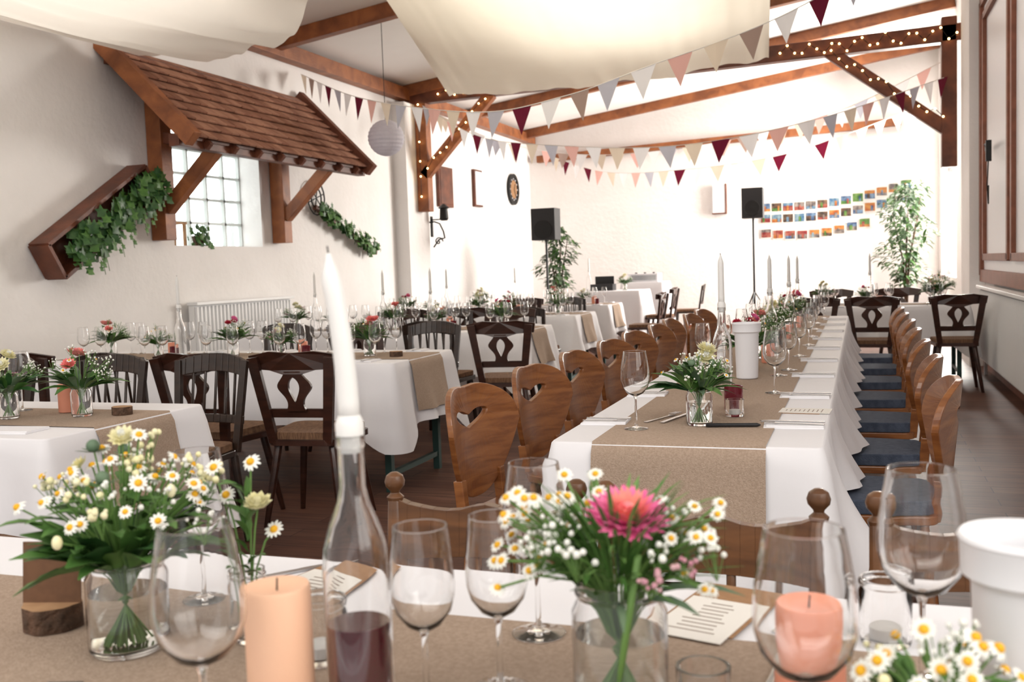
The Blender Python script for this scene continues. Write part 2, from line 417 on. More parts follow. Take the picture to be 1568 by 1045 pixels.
def ivy_leaf(m,p,n,s,mm):
    x,y,n=basis(n); p=V(p)
    pts=[(0,-.5),(.45,-.45),(.35,-.05),(.55,.25),(.2,.25),(0,.7),(-.2,.25),(-.55,.25),(-.35,-.05),(-.45,-.45)]
    vs=[p+n*.1*s]+[p+x*a*s+y*b*s for a,b in pts]
    m.add(vs,[(0,i+1,(i+1)%10+1) for i in range(10)],mm,True)
def planter(m):
    c=V((LW+.12,6.72,1.78)); u=V((0,1.16,.70)).normalized(); w=V((0,-u.z,u.y)); T=Matrix((( 0,0,1),(u.y,w.y,0),(u.z,w.z,0))).to_4x4(); T.translation=c
    L=1.36;H=.30
    for (cx,cy,cz,a,b,d) in((0,-H/2,0,L,.03,.2),(0,H/2,0,L,.03,.2),(-L/2,0,0,.03,H,.2),(L/2,0,0,.03,H,.2),(0,0,-.085,L,H,.02)):
        m.box((cx,cy,cz),(a,b,d),M_beamd,T)
    for i in range(300):
        t=U(-.55,.72); q=T@V((t*L*.75+.05,U(-.13,.13)+.0,U(.05,.2))); q.z-=U(0,.09)
        ivy_leaf(m,q,(1,U(-.7,.5),U(-.2,.8)),U(.06,.1),M_green2 if R()<.6 else M_green)
    for k in range(6):
        b=T@V((U(-.4,.6),-.1,.12)); m.tube([b,b+V((.03,0,-.12)),b+V((.02,.04,-.25))],.003,4,M_stem)
        for j in range(6): ivy_leaf(m,b+V((.03,U(-.03,.05),-.04*j)),(1,0,.3),.05,M_green)
simple('ivy_planter',planter)
def garland(m):
    p=V((LW+.08,10.3,2.05));q=V((LW+.08,11.8,1.52))
    m.beam(p,q,.05,.05,M_beamd)
    for i in range(260):
        t=R()**1.0; c=p.lerp(q,t*.96)+V((U(.0,.1),U(-.07,.07),U(-.08,.1)))
        ivy_leaf(m,c,(1,U(-.6,.6),U(-.3,.8)),U(.05,.09),M_green if R()<.6 else M_green2)
    c=V((LW+.07,10.36,2.16))
    for rr in(.20,.12): m.tube([c+V((0,rr*.95*math.cos(a*.3927),rr*math.sin(a*.3927))) for a in range(17)],.009,6,M_iron,False)
    for a in(.3,1.3,2.4): m.tube([c+V((.0,.17*math.cos(a),.18*math.sin(a))),c-V((0,.17*math.cos(a),.18*math.sin(a)))],.007,5,M_iron)
    m.tube([c+V((0,.08,-.14)),p],.012,6,M_iron)
simple('rug_beater_garland',garland)
def sillch(m):
    x,y,z=LW-.14,8.0,1.58
    for a in(-.09,.09):
        for b in(-.06,.06): m.box((x+b,y+a,z+.11 if b>0 else z+.21),(.025,.025,.22 if b>0 else .42),M_ring)
    m.box((x,y,z+.22),(.16,.22,.02),M_ring)
    for k in(.3,.38): m.box((x-.06,y,z+k),(.02,.2,.03),M_ring)
simple('miniature_wooden_chair',sillch)
def sillpl(m):
    x,y,z=LW-.08,8.3,1.58
    m.lathe([(0,0),(.05,0),(.065,.1),(.06,.1),(.05,.09),(0,.09)],14,M_bark,(x,y,z))
    for i in range(70): ivy_leaf(m,(x+U(-.05,.12),y+U(-.13,.13),z+.1+U(-.12,.1)+.0),(1,U(-.5,.5),U(0,1)),.05,M_green if R()<.6 else M_green2)
simple('potted_ivy',sillpl)

def frame(name,y,z,w,h,inner,bd=.09):
    def f(m):
        x=LW+.03
        m.box((x,y,z),(.05,w,h),M_beamd); m.box((x+.028,y,z),(.01,w-bd,h-bd),inner)
    simple(name,f,.004)
frame('wall_shelf_box',14.35,2.55,.55,.62,M_beamd)
frame('framed_picture',15.75,2.62,.36,.62,M_plast,.06)
def clock(m):
    T=Matrix.Translation((LW+.005,17.6,2.72))@Matrix.Rotation(math.pi/2,4,'Y')
    m.lathe([(0,.0),(.29,0),(.29,.05),(.225,.05),(.225,.035),(0,.035)],32,M_iron,(0,0,0),T)
    m.lathe([(.0,.037),(.17,.037),(.17,.040),(0,.040)],32,M_kraft,(0,0,0),T)
    for k in range(12):
        a=k*math.pi/6; c=T@V((.195*math.cos(a),.195*math.sin(a),.038)); m.box(c,(.006,.025,.025),M_plast)
    for a,l in((.6,.15),(2.6,.11)): m.tube([T@V((0,0,.045)),T@V((l*math.cos(a),l*math.sin(a),.045))],.006,5,M_iron)
simple('wall_clock',clock)
def lampw(m):
    x=LW+.22;y=13.35
    m.box((x,y,1.9),(.02,.06,.3),M_iron)
    pts=[(x+.02+.18*math.sin(t*.5)*1.0,y,1.6+.35*t/6+.05*math.sin(t*1.5)) for t in range(8)]
    m.tube(pts,.012,6,M_iron)
    m.tube([(x+.1+.07*math.cos(a*.5)*(1-a/16),y,1.68+.07*math.sin(a*.5)*(1-a/16)) for a in range(15)],.01,6,M_iron)
    m.lathe([(0,0),(.05,0),(.07,.03),(.06,.17),(.09,.18),(.02,.24),(0,.24)],8,M_iron,(x+.2,y,1.98))
    m.tube([(x,y,2.0),(x+.2,y,2.0)],.01,6,M_iron)
simple('wall_lantern',lampw)
def sconce(m):
    m.box((-2.42,BW-.06,2.4),(.24,.1,.52),M_plast); m.box((-2.3,BW-.06,2.4),(.02,.12,.54),M_beamd); m.box((-2.42,BW-.06,2.13),(.26,.12,.02),M_beamd)
simple('wall_sconce',sconce,.004)

PH=[mat('photo_%d'%i,c,.5,c2,12) for i,(c,c2) in enumerate([((.16,.01,.015),(.34,.12,.08)),((.01,.03,.10),(.14,.22,.32)),((.015,.09,.015),(.14,.24,.06)),((.01,.01,.01),(.18,.10,.06)),((.28,.07,.015),(.42,.2,.05)),((.02,.09,.20),(.22,.30,.32)),((.06,.05,.05),(.3,.25,.22))])]
def photos(m):
    for row,(zl,zr) in enumerate(((2.20,2.50),(2.0,2.28),(1.74,2.06))):
        n=13 if row<2 else 9; x1=.88 if row<2 else .2; zr=zr if row<2 else 1.87
        pts=[]
        for i in range(25):
            t=i/24; pts.append((-1.7+(x1+1.7)*t,BW-.03,zl+(zr-zl)*t-.12*math.sin(math.pi*t)+.09))
        m.tube(pts,.004,4,M_plast)
        for i in range(n):
            t=(i+.5)/n; x=-1.7+(x1+1.7)*t; z=zl+(zr-zl)*t-.12*math.sin(math.pi*t)
            m.box((x,BW-.02,z),(.195,.006,.175),M_paper)
            # a little landscape/portrait per print: background, ground, figure
            bgm,gm,fm=random.choice(PH),random.choice(PH),random.choice(PH); hz=U(-.03,.02)
            m.box((x,BW-.026,z+(hz+.072)/2),(.17,.006,.072-hz),bgm)
            m.box((x,BW-.026,z+(hz-.072)/2),(.17,.006,.072+hz),gm)
            fx=U(-.045,.045); m.box((x+fx,BW-.032,z-.02),(U(.025,.05),.006,.085),fm)
simple('photo_garland',photos)

def sheet(name,far,near,nv,sag,foldamp,m,fold=9):
    def samp(L,t):
        k=t*(len(L)-1); i=min(int(k),len(L)-2); f=k-i
        p0=V(L[max(i-1,0)]);p1=V(L[i]);p2=V(L[i+1]);p3=V(L[min(i+2,len(L)-1)])
        return .5*((2*p1)+(p2-p0)*f+(2*p0-5*p1+4*p2-p3)*f*f+(3*p1-p0-3*p2+p3)*f**3)
    mb=MB(); nu=160; vs=[];fs=[]
    for j in range(nv+1):
        s=j/nv
        for i in range(nu+1):
            t=i/nu; p=samp(far,t).lerp(samp(near,t),s)
            p.z-=sag*math.sin(math.pi*s)*math.sin(math.pi*t)
            p.z+=foldamp*(math.sin(t*fold*6.28+3*s)*.5+noise.noise(V((t*fold*1.7,s*2,3)))+.5*noise.noise(V((t*30,s*5,1))))*(.35+.65*math.cos(math.pi*s/2))
            p.z+=foldamp*.35*math.sin(t*60+s*4+3*noise.noise(V((t*4,s*3,8))))*max(0,1-s*2.2)
            vs.append(p)
    for j in range(nv):
        for i in range(nu):
            a=j*(nu+1)+i; fs.append((a,a+1,a+nu+2,a+nu+1))
    mb.add(vs,fs,m,True); return mb.obj(name)
sheet('ceiling_drape',[(-4.8,11.6,3.42),(-3.4,11.5,3.36),(-2.1,11.4,3.36),(-.9,11.2,3.42)],[(-2.9,4.5,3.7),(-2.2,4.5,3.6),(-1.2,4.5,3.6),(-.3,4.5,3.75)],50,.10,.024,M_fabric,4)
sheet('ceiling_drape',[(-6.0,6.3,3.3),(-5.7,7.2,3.2),(-5.0,7.45,3.17),(-4.2,7.1,3.27),(-3.6,6.4,3.55),(-3.2,5.4,3.95)],[(-6.0,2,3.45),(-5.7,2,3.4),(-5,2,3.4),(-4.2,2,3.45),(-3.6,2,3.7),(-3.2,2,3.95)],60,.25,.065,M_fabricw,5)

def bunting(pts,size,seq):
    P=[V(p) for p in pts]; dense=[]
    for i in range(len(P)-1):
        p0=P[max(i-1,0)];p1=P[i];p2=P[i+1];p3=P[min(i+2,len(P)-1)]
        for k in range(16):
            f=k/16; dense.append(.5*((2*p1)+(p2-p0)*f+(2*p0-5*p1+4*p2-p3)*f*f+(3*p1-p0-3*p2+p3)*f**3))
    dense.append(P[-1])
    m=MB(); m.tube(dense,.004,4,M_paper)
    dist=0;nxt=.1;k=0
    for a,b in zip(dense,dense[1:]):
        L=(b-a).length
        while nxt<dist+L:
            q=a.lerp(b,(nxt-dist)/L); d=(b-a).normalized(); h=V((d.x,d.y,d.z)).normalized()
            dn=V((U(-.15,.15),U(-.15,.15),-1)); w=size*.5
            x=q+h*w;y=q-h*w;tip=q+dn*size*1.15
            m.add([y,x,tip,q+V((-d.y,d.x,0))*.01*U(-1,1)],[(0,3,2),(3,1,2)],M_fl[seq[k%len(seq)]])
            k+=1; nxt+=size*1.45
        dist+=L
    return m.obj('bunting')
bunting([(-6.0,10.1,3.55),(-4.65,8.96,2.99),(-3.05,7.93,2.58),(-2.2,7.6,2.58),(-1.5,7.4,2.70),(-.37,7.8,3.12),(1.1,8.2,4.0)],.195,[3,4,5,0,1,5,0,2,3,1,5,2,3,5,1,0,5,4,1,5,2])
bunting([(-5.7,12.8,3.55),(-4.7,12.2,3.0),(-3.6,11.45,2.72),(-1.97,10.97,2.53),(-.48,10.96,2.68),(.95,12.8,3.3)],.21,[1,3,2,5,0,1,5,0,3,1,2,5,3,5,1,3,0,5,2,5])
bunting([(-5.6,18.0,3.4),(-4.2,17,2.88),(-2.67,16,2.73),(-1.2,15.8,2.82),(-.26,15.8,3.05),(.9,16.5,3.5)],.22,[5,3,0,5,0,2,3,5,2,1,3,0,5,3])
bunting([(-5.7,13.3,3.5),(-4.9,14,3.1),(-3.8,15,2.95),(-2.0,14.6,2.95),(-.3,13.9,3.15),(.95,13.2,3.55)],.2,[3,2,5,1,3,5,2,4,5,3])

def fairy(m):
    def along(p,q,n,off):
        p=V(p);q=V(q);pts=[]
        for i in range(n):
            c=p.lerp(q,i/(n-1))+V((0,-.12,off*math.sin(i*1.9)+U(-.02,.02))); pts.append(c); m.ell(c,.0125,M_bulb,6,4)
        m.tube(pts,.004,4,M_iron)
    along((-.9,13,3.80),(1.1,13,3.83),24,.07); along((.95,13,2.85),(-.3,13,3.72),15,.04); along((-5.5,13,3.7),(-4.5,13,3.72),9,.05); along((-5.7,13,2.7),(-4.8,13,3.6),10,.03); along((-5.81,13,2.3),(-5.81,13,3.6),6,.03)
simple('fairy_lights',fairy)
def lantern(m):
    c=V((-4.86,9.9,2.72)); r=.20; prof=[]
    n=28
    for i in range(n+1):
        a=math.pi*i/n; rr=r*math.sin(a)*(1 if i%2 else .965); prof.append((max(rr,.02),-r*.98*math.cos(a)))
    m.lathe(prof,28,M_lantern,c,smooth=False); m.tube([c+V((0,0,r*.9)),V((c.x,c.y,zc(c.x)-.002))],.004,5,M_black)
simple('paper_lantern',lantern)

def speaker(x,y,z,w,h):
    def f(m):
        m.box((x,y,z),(w,.3,h),M_black); m.lathe([(0,0),(w*.36,0),(w*.38,.012),(w*.34,.012),(w*.1,-.0),(0,.01)],20,M_iron,M=Matrix.Translation((x,y-.151,z-.08))@Matrix.Rotation(math.pi/2,4,'X'))
        m.tube([(x,y,.3),(x,y,z-h/2)],.018,8,M_black)
        for k in range(3):
            a=k*2.094+.3; m.tube([(x,y,.75),(x+.45*math.cos(a),y+.45*math.sin(a),.012)],.012,6,M_black); m.tube([(x,y,.35),(x+.26*math.cos(a),y+.26*math.sin(a),.32)],.008,6,M_black)
    simple('loudspeaker_on_stand',f,.004)
speaker(-4.34,14.0,1.88,.36,.46); speaker(-1.60,16.4,2.16,.33,.48)

def ficus(x,y,h,seed,sp=.3,zl=.9,n=800):
    random.seed(seed); m=MB()
    m.lathe([(0,0),(.15,0),(.2,.32),(.18,.32),(.16,.28),(0,.28)],20,M_bark)
    for k in range(5):
        a=U(0,6.28); tp=V((sp*.5*math.cos(a),sp*.5*math.sin(a),h*U(.8,.95))); m.tube([(0,0,.28),(tp.x*.2,tp.y*.2,h*.5),tp],[.02,.014,.005],6,M_bark)
    for i in range(n):
        a=U(0,6.28); t=R(); z=zl+(h-zl)*t; rr=sp*math.sqrt(R())*(1-.45*abs(t-.45)*2*.9)*(.75+.4*math.sin(z*9+a))
        d=V((math.cos(a+U(-1,1)),math.sin(a+U(-1,1)),U(-.4,.6)))
        leaf(m,(rr*math.cos(a),rr*math.sin(a),z),d,U(.08,.13),.05,M_green if R()<.4 else M_sage,.4,3)
    m.obj('potted_ficus',(x,y,0))
ficus(-4.65,15.6,1.9,3,.36,n=650); ficus(.66,16.0,2.3,4,.46,.8,n=1100); random.seed(11)

# ---------------------------------------------------------------- tables
def off(x,y,t,seed):
    w=.5+.35*math.sin(x*13+y*11+seed)+.25*math.sin(x*29-y*31+seed*2)+.9*noise.noise(V((x*5,y*5,seed)))
    return .004+t*(.03+.068*max(w,-.3)*t)
def table(x0,x1,y0,y1,z=.75,hang=.36,corner=.5,runner='x',ra=0,rb=0,rh=.3,seed=1,name='banquet_table',legs=True,hs=None):
    if hs is None: hs=hang
    E=bpy.data.objects.new(name,None); scn.collection.objects.link(E); E.location=((x0+x1)/2,(y0+y1)/2,0)
    ox,oy=E.location.x,E.location.y
    def fin(m,n,b=0):
        for i,p in enumerate(m.v): m.v[i]=p-V((ox,oy,0))
        return m.obj(n,bevel=b,parent=E)
    m=MB(); ins=.012
    m.box(((x0+x1)/2,(y0+y1)/2,z-.022),(x1-x0-ins*2,y1-y0-ins*2,.03),M_oak2)
    if legs:
        for lx in(x0+.09,x1-.09):
            for ly in(y0+.09,y1-.09): m.box((lx,ly,(z-.03)/2),(.04,.04,z-.03),M_legm)
            m.box((lx,(y0+y1)/2,z-.08),(.03,y1-y0-.2,.05),M_legm); m.box((lx,(y0+y1)/2,.1),(.03,y1-y0-.2,.03),M_legm)
    fin(m,'frame')
    P=[]; r=.02; st=.03
    def side(ax,ay,bx,by,nx,ny):
        L=math.hypot(bx-ax,by-ay); n=max(4,int(L/st))
        for i in range(n):
            t=i/n; P.append((ax+(bx-ax)*t,ay+(by-ay)*t,nx,ny))
    def arc(cx,cy,a0):
        for i in range(6):
            a=a0+math.pi/2*i/6; P.append((cx+r*math.cos(a),cy+r*math.sin(a),math.cos(a),math.sin(a)))
    side(x0+r,y0,x1-r,y0,0,-1); arc(x1-r,y0+r,-math.pi/2); side(x1,y0+r,x1,y1-r,1,0); arc(x1-r,y1-r,0); side(x1-r,y1,x0+r,y1,0,1); arc(x0+r,y1-r,math.pi/2); side(x0,y1-r,x0,y0+r,-1,0); arc(x0+r,y0+r,math.pi)
    K=9; n=len(P); vs=[];fs=[]
    for k in range(K+1):
        t=k/K
        for (x,y,nx,ny) in P:
            dc=min(math.hypot(x-cx,y-cy) for cx in(x0,x1) for cy in(y0,y1)); c=math.exp(-(dc/.13)**2)
            hb=hang*ny*ny+hs*nx*nx
            H=hb+(corner-hb)*c; o=off(x,y,t,seed)+(.05*t*c)
            if k==1: o=.006
            if 0<k: zz=z-.006-(H-.006)*((k-1)/(K-1)) if k>1 else z-.006
            else: zz=z; o=0
            vs.append((x+nx*o,y+ny*o,zz))
    for k in range(K):
        for i in range(n):
            j=(i+1)%n; fs.append(((k+1)*n+i,(k+1)*n+j,k*n+j,k*n+i))
    fs.append(tuple(range(n)))
    m=MB(); m.add(vs,fs,M_cloth,True); m.s[-1]=False; fin(m,'tablecloth')
    if rb>ra:
        m=MB(); nw=14; path=[]
        lo,hi=(x0,x1) if runner=='x' else (y0,y1)
        kk=8
        for k in range(kk,0,-1): path.append((-1,k/kk))
        path.append((0,lo)); nn=14
        for i in range(1,nn): path.append((0,lo+(hi-lo)*i/nn))
        path.append((0,hi))
        for k in range(1,kk+1): path.append((1,k/kk))
        vs=[];fs=[]
        for kind,t in path:
            for i in range(nw+1):
                w=ra+(rb-ra)*i/nw
                if kind==0: a=t; zz=z+.003+.0008*noise.noise(V((t*9,w*9,seed)))
                else:
                    e=lo if kind<0 else hi
                    px,py=(e,w) if runner=='x' else (w,e)
                    hh=hs if runner=='x' else hang
                    a=e+kind*(off(px,py,min(1,t*rh/hh),seed)+.012+.012*t); zz=z+.003-rh*t
                vs.append((a,w,zz) if runner=='x' else (w,a,zz))
        for k in range(len(path)-1):
            for i in range(nw):
                a=k*(nw+1)+i; fs.append((a,a+1,a+nw+2,a+nw+1))
        m.add(vs,fs,M_runner,True); fin(m,'runner')
    return E
table(-2.1,1.12,.68,1.50,runner='x',ra=.80,rb=1.29,seed=2,hang=.25,corner=.4)
table(-.84,-.097,2.70,8.9,runner='y',ra=-.72,rb=-.24,hang=.36,corner=.52,rh=.27,seed=3,hs=.235)
table(-5.0,-2.5,2.50,3.32,runner='x',ra=2.72,rb=3.12,seed=4,hang=.36,corner=.5)
table(-5.0,-2.45,4.95,5.80,runner='x',ra=5.15,rb=5.6,seed=5)
table(-5.2,-2.55,7.45,8.30,runner='x',ra=7.68,rb=8.08,seed=6)
table(-5.2,-2.75,9.75,10.6,runner='x',ra=9.97,rb=10.38,seed=7)
table(-5.2,-3.0,12.2,13.0,runner='x',ra=12.4,rb=12.8,seed=8)
table(-.7,1.0,10.4,11.2,runner='x',ra=10.6,rb=11.0,seed=9)
table(-4.1,-3.1,14.6,15.4,z=.86,hang=.6,corner=.7,seed=10)
table(-3.75,-3.05,16.2,16.9,z=.95,hang=.85,corner=.88,seed=11)
TZ=.7505; RZ=.7545

# ---------------------------------------------------------------- chairs
def legs4(m,w,d,zs,mt,spl=.04,r0=.02,r1=.013,fy=0):
    for sx in(-1,1):
        for sy in(-1,1):
            m.tube([(sx*(w-spl),sy*(d-spl)+fy,zs),(sx*(w-spl*.5),sy*(d-spl*.5)+fy,zs*.5),(sx*w,sy*d+fy,0)],[r0,(r0+r1)/2*1.1,r1],8,mt)
def seatpoly(wf,wb,d,rr=.05):
    pts=[]
    for (cx,cy,a0) in((wf-rr,d-rr,0),(-wf+rr,d-rr,90),(-wb+rr,-d+rr,180),(wb-rr,-d+rr,270)):
        for i in range(6):
            a=math.radians(a0+18*i); pts.append((cx+rr*math.cos(a),cy+rr*math.sin(a)))
    return pts
def flat(z0): return lambda a,b,w:(a,b,z0+w)
def chairB(cush):
    m=MB()
    m.prism(seatpoly(.21,.18,.205),.028,M_oak,flat(.44))
    if cush: m.prism(seatpoly(.20,.17,.195,.06),.045,M_blue,flat(.477))
    legs4(m,.19,.19,.43,M_oak)
    def fn(a,b,w):
        return (a,-.20-.10*(b-.44)+.10*(a/.22)**2*.7-.02+w, b)
    cx,cz=0,.72; O=[];I=[];n=48
    for i in range(n):
        t=2*math.pi*i/n; c,s=math.cos(t),math.sin(t)
        if s>=0: rx,rz,e=.225,.145,2.5
        else: rx,rz,e=.225-.08*min(1,-s*1.1),.24,2.6
        k=(abs(c)**e+abs(s)**e)**(-1/e); x=rx*c*k; z=rz*s*k
        if s>0: z-=.010*math.exp(-(x/.05)**2)
        O.append((cx+x,cz+z))
        x=.10*c; z=.026*s+.026*abs(c)-.010
        if s>0: z-=.008*math.exp(-(x/.03)**2)
        I.append((cx+x,cz+.03+z))
    m.ring(O,I,.022,M_oak,fn,False)
    for sx in(-1,1): m.beam(fn(sx*.13,.43,0),fn(sx*.13,.56,0),.035,.03,M_oak)
    for sy in(-.15,.15): m.box((0,sy,.40),(.32,.02,.05),M_oak)
    return m.mesh('oak_dining_chair')
def chairC():
    m=MB()
    m.prism(seatpoly(.21,.18,.2),.03,M_dark,flat(.43)); m.prism(seatpoly(.20,.17,.19,.06),.035,M_cush,flat(.463))
    legs4(m,.205,.20,.42,M_dark,.06,.021,.014)
    def y(z): return -.185-.16*(z-.44)
    for s in(-1,1):
        m.beam((s*.145,y(.43),.43),(s*.205,y(.86),.86),.045,.028,M_dark,.055,.024,up=V((0,1,0)))
    def fn(a,b,w): return (a,y(b)+w+.03*(a/.2)**2,b)
    top=[(-.235,.80),(-.12,.795),(-.05,.775),(.05,.775),(.12,.795),(.235,.80),(.245,.865),(.12,.888),(0,.88),(-.12,.888),(-.245,.865)]
    m.prism(top,.026,M_dark,fn)
    m.prism([(-.17,.555),(.17,.555),(.175,.60),(-.175,.60)],.022,M_dark,fn)
    O=[];I=[]
    n=18
    def wo(t): return .038+.052*math.exp(-((t-.62)/.24)**2)+.012*math.exp(-(t/.12)**2)
    def wi(t): return .0006+.034*math.sin(math.pi*t)**.75*(.35+.9*t)
    for i in range(n+1): t=i/n; O.append((wo(t),.59+.20*t)); I.append((wi(t),.635+.125*t))
    for i in range(n,-1,-1): t=i/n; O.append((-wo(t),.59+.20*t)); I.append((-wi(t),.635+.125*t))
    m.ring(O,I,.018,M_dark,fn)
    return m.mesh('dark_dining_chair')
def chairD():
    m=MB(); mt=M_dark2
    m.prism(seatpoly(.21,.18,.2),.03,mt,flat(.43)); m.prism(seatpoly(.20,.17,.19,.06),.035,M_cush,flat(.463))
    legs4(m,.195,.195,.42,mt,.03,.02,.015)
    def y(z): return -.185-.16*(z-.44)
    for s in(-1,1):
        m.beam((s*.165,y(.43),.43),(s*.19,y(.86),.86),.036,.028,mt,.036,.026,up=V((0,1,0)))
    def fn(a,b,w): return (a,y(b)+w-.045*(1-(a/.2)**2),b)
    def slat(z0,z1,bow):
        n=10
        for i in range(n):
            a=-.195+.39*i/n; b=a+.39/n
            q=[(a,z0+bow*(1-(a/.195)**2)),(b,z0+bow*(1-(b/.195)**2)),(b,z1+bow*(1-(b/.195)**2)*1.3),(a,z1+bow*(1-(a/.195)**2)*1.3)]
            m.prism(q,.02,mt,fn)
    slat(.78,.86,.025); slat(.56,.60,0)
    for k in(-.12,-.06,0,.06,.12): m.tube([fn(k,.60,0),fn(k,.82,0)],.008,6,mt)
    return m.mesh('spindle_dining_chair')
def chairA():
    m=MB(); mt=M_oak2
    m.prism(seatpoly(.21,.19,.2,.03),.035,mt,flat(.435))
    legs4(m,.18,.18,.42,mt,.01,.02,.016)
    def y(z): return -.19-.10*(z-.44)
    for s in(-1,1):
        m.tube([(s*.185,y(.43),.43),(s*.19,y(.62),.62),(s*.192,y(.79),.79)],[.017,.019,.015],10,mt)
        m.lathe([(.0,-.012),(.015,-.01),(.018,0),(.009,.008),(.010,.012),(.019,.022),(.021,.032),(.017,.044),(.008,.05),(0,.051)],12,mt,(s*.192,y(.8),.795))
    def fn(a,b,w): return (a,y(b)+w-.02*(1-(a/.19)**2),b)
    pts=[];n=14
    for i in range(n+1): a=-.19+.38*i/n; pts.append((a,.795-.03*math.sin(math.pi*i/n)**.6+.02*math.exp(-((a)/.05)**2)))
    for i in range(n,-1,-1): a=-.19+.38*i/n; pts.append((a,.67+.01*math.sin(math.pi*i/n)))
    for i in range(n):
        q=[pts[i],pts[i+1],pts[2*n-i],pts[2*n+1-i]]; m.prism(q,.022,mt,fn)
    m.prism([(-.19,.55),(.19,.55),(.19,.60),(-.19,.60)],.02,mt,fn)
    for k in(-.11,-.037,.037,.11): m.tube([fn(k,.60,0),fn(k,.68,0)],.009,8,mt)
    return m.mesh('spindle_back_chair')
mB=chairB(False);mBc=chairB(True);mC=chairC();mA=chairA();mD=chairD()
def ch(me,name,x,y,deg): return inst(me,name,(x,y,0),math.radians(deg),bevel=.004)
for i,x in enumerate((-.705,-.262,.225)): ch(mA,'spindle_back_chair',x,1.57,180+U(-2,2))
for i in range(9): ch(mB,'oak_dining_chair',-1.02+U(-.02,.02),3.07+.645*i,-90+U(-4,4)-9)
for i in range(7): ch(mBc,'upholstered_dining_chair',.04+U(-.01,.01),3.38+.76*i,90+U(-4,4))
dark=[(-2.62,4.40,6,0),(-3.15,4.35,-4,0),(-3.72,4.4,3,1),(-4.35,4.4,0,0),(-2.95,3.75,178,1),(-3.5,3.72,184,1),(-4.2,3.72,180,1),(-2.42,2.12,-10,0),
 (-2.42,6.75,12,0),(-3.0,6.9,0,1),(-3.6,6.9,-4,0),(-4.2,6.9,0,1),(-2.9,6.3,180,1),(-3.5,6.3,178,0),(-4.1,6.3,180,1),
 (-3.0,9.2,0,1),(-3.6,9.2,3,0),(-4.2,9.2,0,1),(-3.1,8.6,180,0),(-3.7,8.6,180,1),(-4.3,8.6,176,0),(-3.3,11.8,0,1),(-3.9,11.8,0,0),(-3.3,11.1,180,1),(-3.9,11.1,180,0),
 (.82,9.85,4,0),(.12,9.8,-3,0),(-.42,9.85,0,0),(-.3,11.75,180,0),(.4,11.75,180,0),(-2.85,14.9,90,0),(-2.7,16.5,100,1),(-2.6,12.6,90,0)]
for x,y,a,k in dark: ch(mD if k else mC,'spindle_dining_chair' if k else 'dark_dining_chair',x,y,a+U(-3,3))

# ---------------------------------------------------------------- tableware
def wineglass(h,rb,rr,seg=28,sh=.42):
    s=h*sh; b=h-s; t=.0011
    o=[(0,0),(.036,0),(.0365,.0012),(.02,.0035),(.006,.008),(.0036,.018),(.0034,s*.9),(.006,s),(rb*.55,s+b*.07),(rb*.86,s+b*.2),(rb*.985,s+b*.34),(rb,s+b*.45),(rb*.96,s+b*.62),(rr+(rb-rr)*.45,s+b*.8),(rr,h)]
    i=[(rr-t,h),(rr+(rb-rr)*.45-t,s+b*.8),(rb*.96-t,s+b*.62),(rb-t,s+b*.45),(rb*.985-t,s+b*.34),(rb*.86-t,s+b*.21),(rb*.54-t,s+b*.085),(.004,s+b*.03),(0,s+b*.028)]
    m=MB(); m.lathe(o+i,seg,M_glass); return m.mesh('wine_glass')
gS=wineglass(.21,.037,.031,36); gM=wineglass(.235,.044,.034,36); gL=wineglass(.25,.0475,.036,36)
glo=wineglass(.215,.038,.03,14)
def bottle(m,wine=.11,candle=True,seg=28,lean=(-.014,0)):
    o=[(0,.004),(.030,0),(.036,.004),(.0375,.012),(.0375,.17),(.035,.195),(.027,.222),(.018,.245),(.0148,.262),(.0142,.305),(.0160,.307),(.0160,.318),(.0142,.322)]
    i=[(.0118,.322),(.0118,.262),(.0155,.243),(.0245,.22),(.0328,.194),(.0352,.17),(.0352,.014),(.028,.010),(0,.012)]
    m.lathe(o+i,seg,M_glass)
    if wine: m.lathe([(0,.0125),(.0345,.0145),(.0345,wine),(0,wine)],seg,M_wine)
    if candle:
        m.lathe([(0,.300),(.0112,.300),(.0112,.318),(.0155,.319),(.0158,.332),(.0135,.338),(.0115,.342)],18,M_wax)
        pts=[];rd=[]
        for k in range(9): t=k/8; pts.append((lean[0]*t*t,lean[1]*t*t,.335+.155*t)); rd.append(.0118-.0010*t)
        pts+=[(lean[0]*1.05,lean[1]*1.05,.498),(lean[0]*1.1,lean[1],.512),(lean[0]*1.15,lean[1],.519)]; rd+=[.009,.0045,.0025]
        m.tube(pts,rd,18,M_wax); m.tube([pts[-1],V(pts[-1])+V((-.001,0,.008))],.001,4,M_wick)
m=MB();bottle(m); mBot=m.mesh('candle_bottle')
m=MB();bottle(m,0,seg=14,lean=(0,0)); mBot2=m.mesh('candle_bottle')
def pillar(r,h,mt):
    m=MB(); m.lathe([(0,0),(r*.97,0),(r,.002),(r,h-.004),(r*.95,h),(r*.8,h-.001),(r*.5,h-.004),(0,h-.006)],28,mt); m.tube([(0,0,h-.006),(.001,0,h+.008)],.0011,5,M_wick); return m.mesh('coral_candle')
mPc=pillar(.0365,.135,M_coral); mPp=pillar(.037,.155,M_peach); mPs=pillar(.03,.09,M_coral)
def tumbler(r,h,mt,t=.003,candle=True,rim=False):
    m=MB(); o=[(0,0),(r*.92,0),(r*.97,.004),(r,h*.8)]
    if rim: o+=[(r*.93,h*.86),(r*.93,h*.9),(r,h*.91),(r,h*.97),(r*.95,h)]
    else: o+=[(r,h)]
    o+=[(r*.95-t,h),(r*.93-t,h*.8),(r*.9-t,.008),(0,.008)]
    m.lathe(o,24,mt)
    if candle: m.lathe([(0,.0085),(r*.6,.0085),(r*.6,.022),(0,.022)],16,M_wax)
    return m.mesh('tealight_glass')
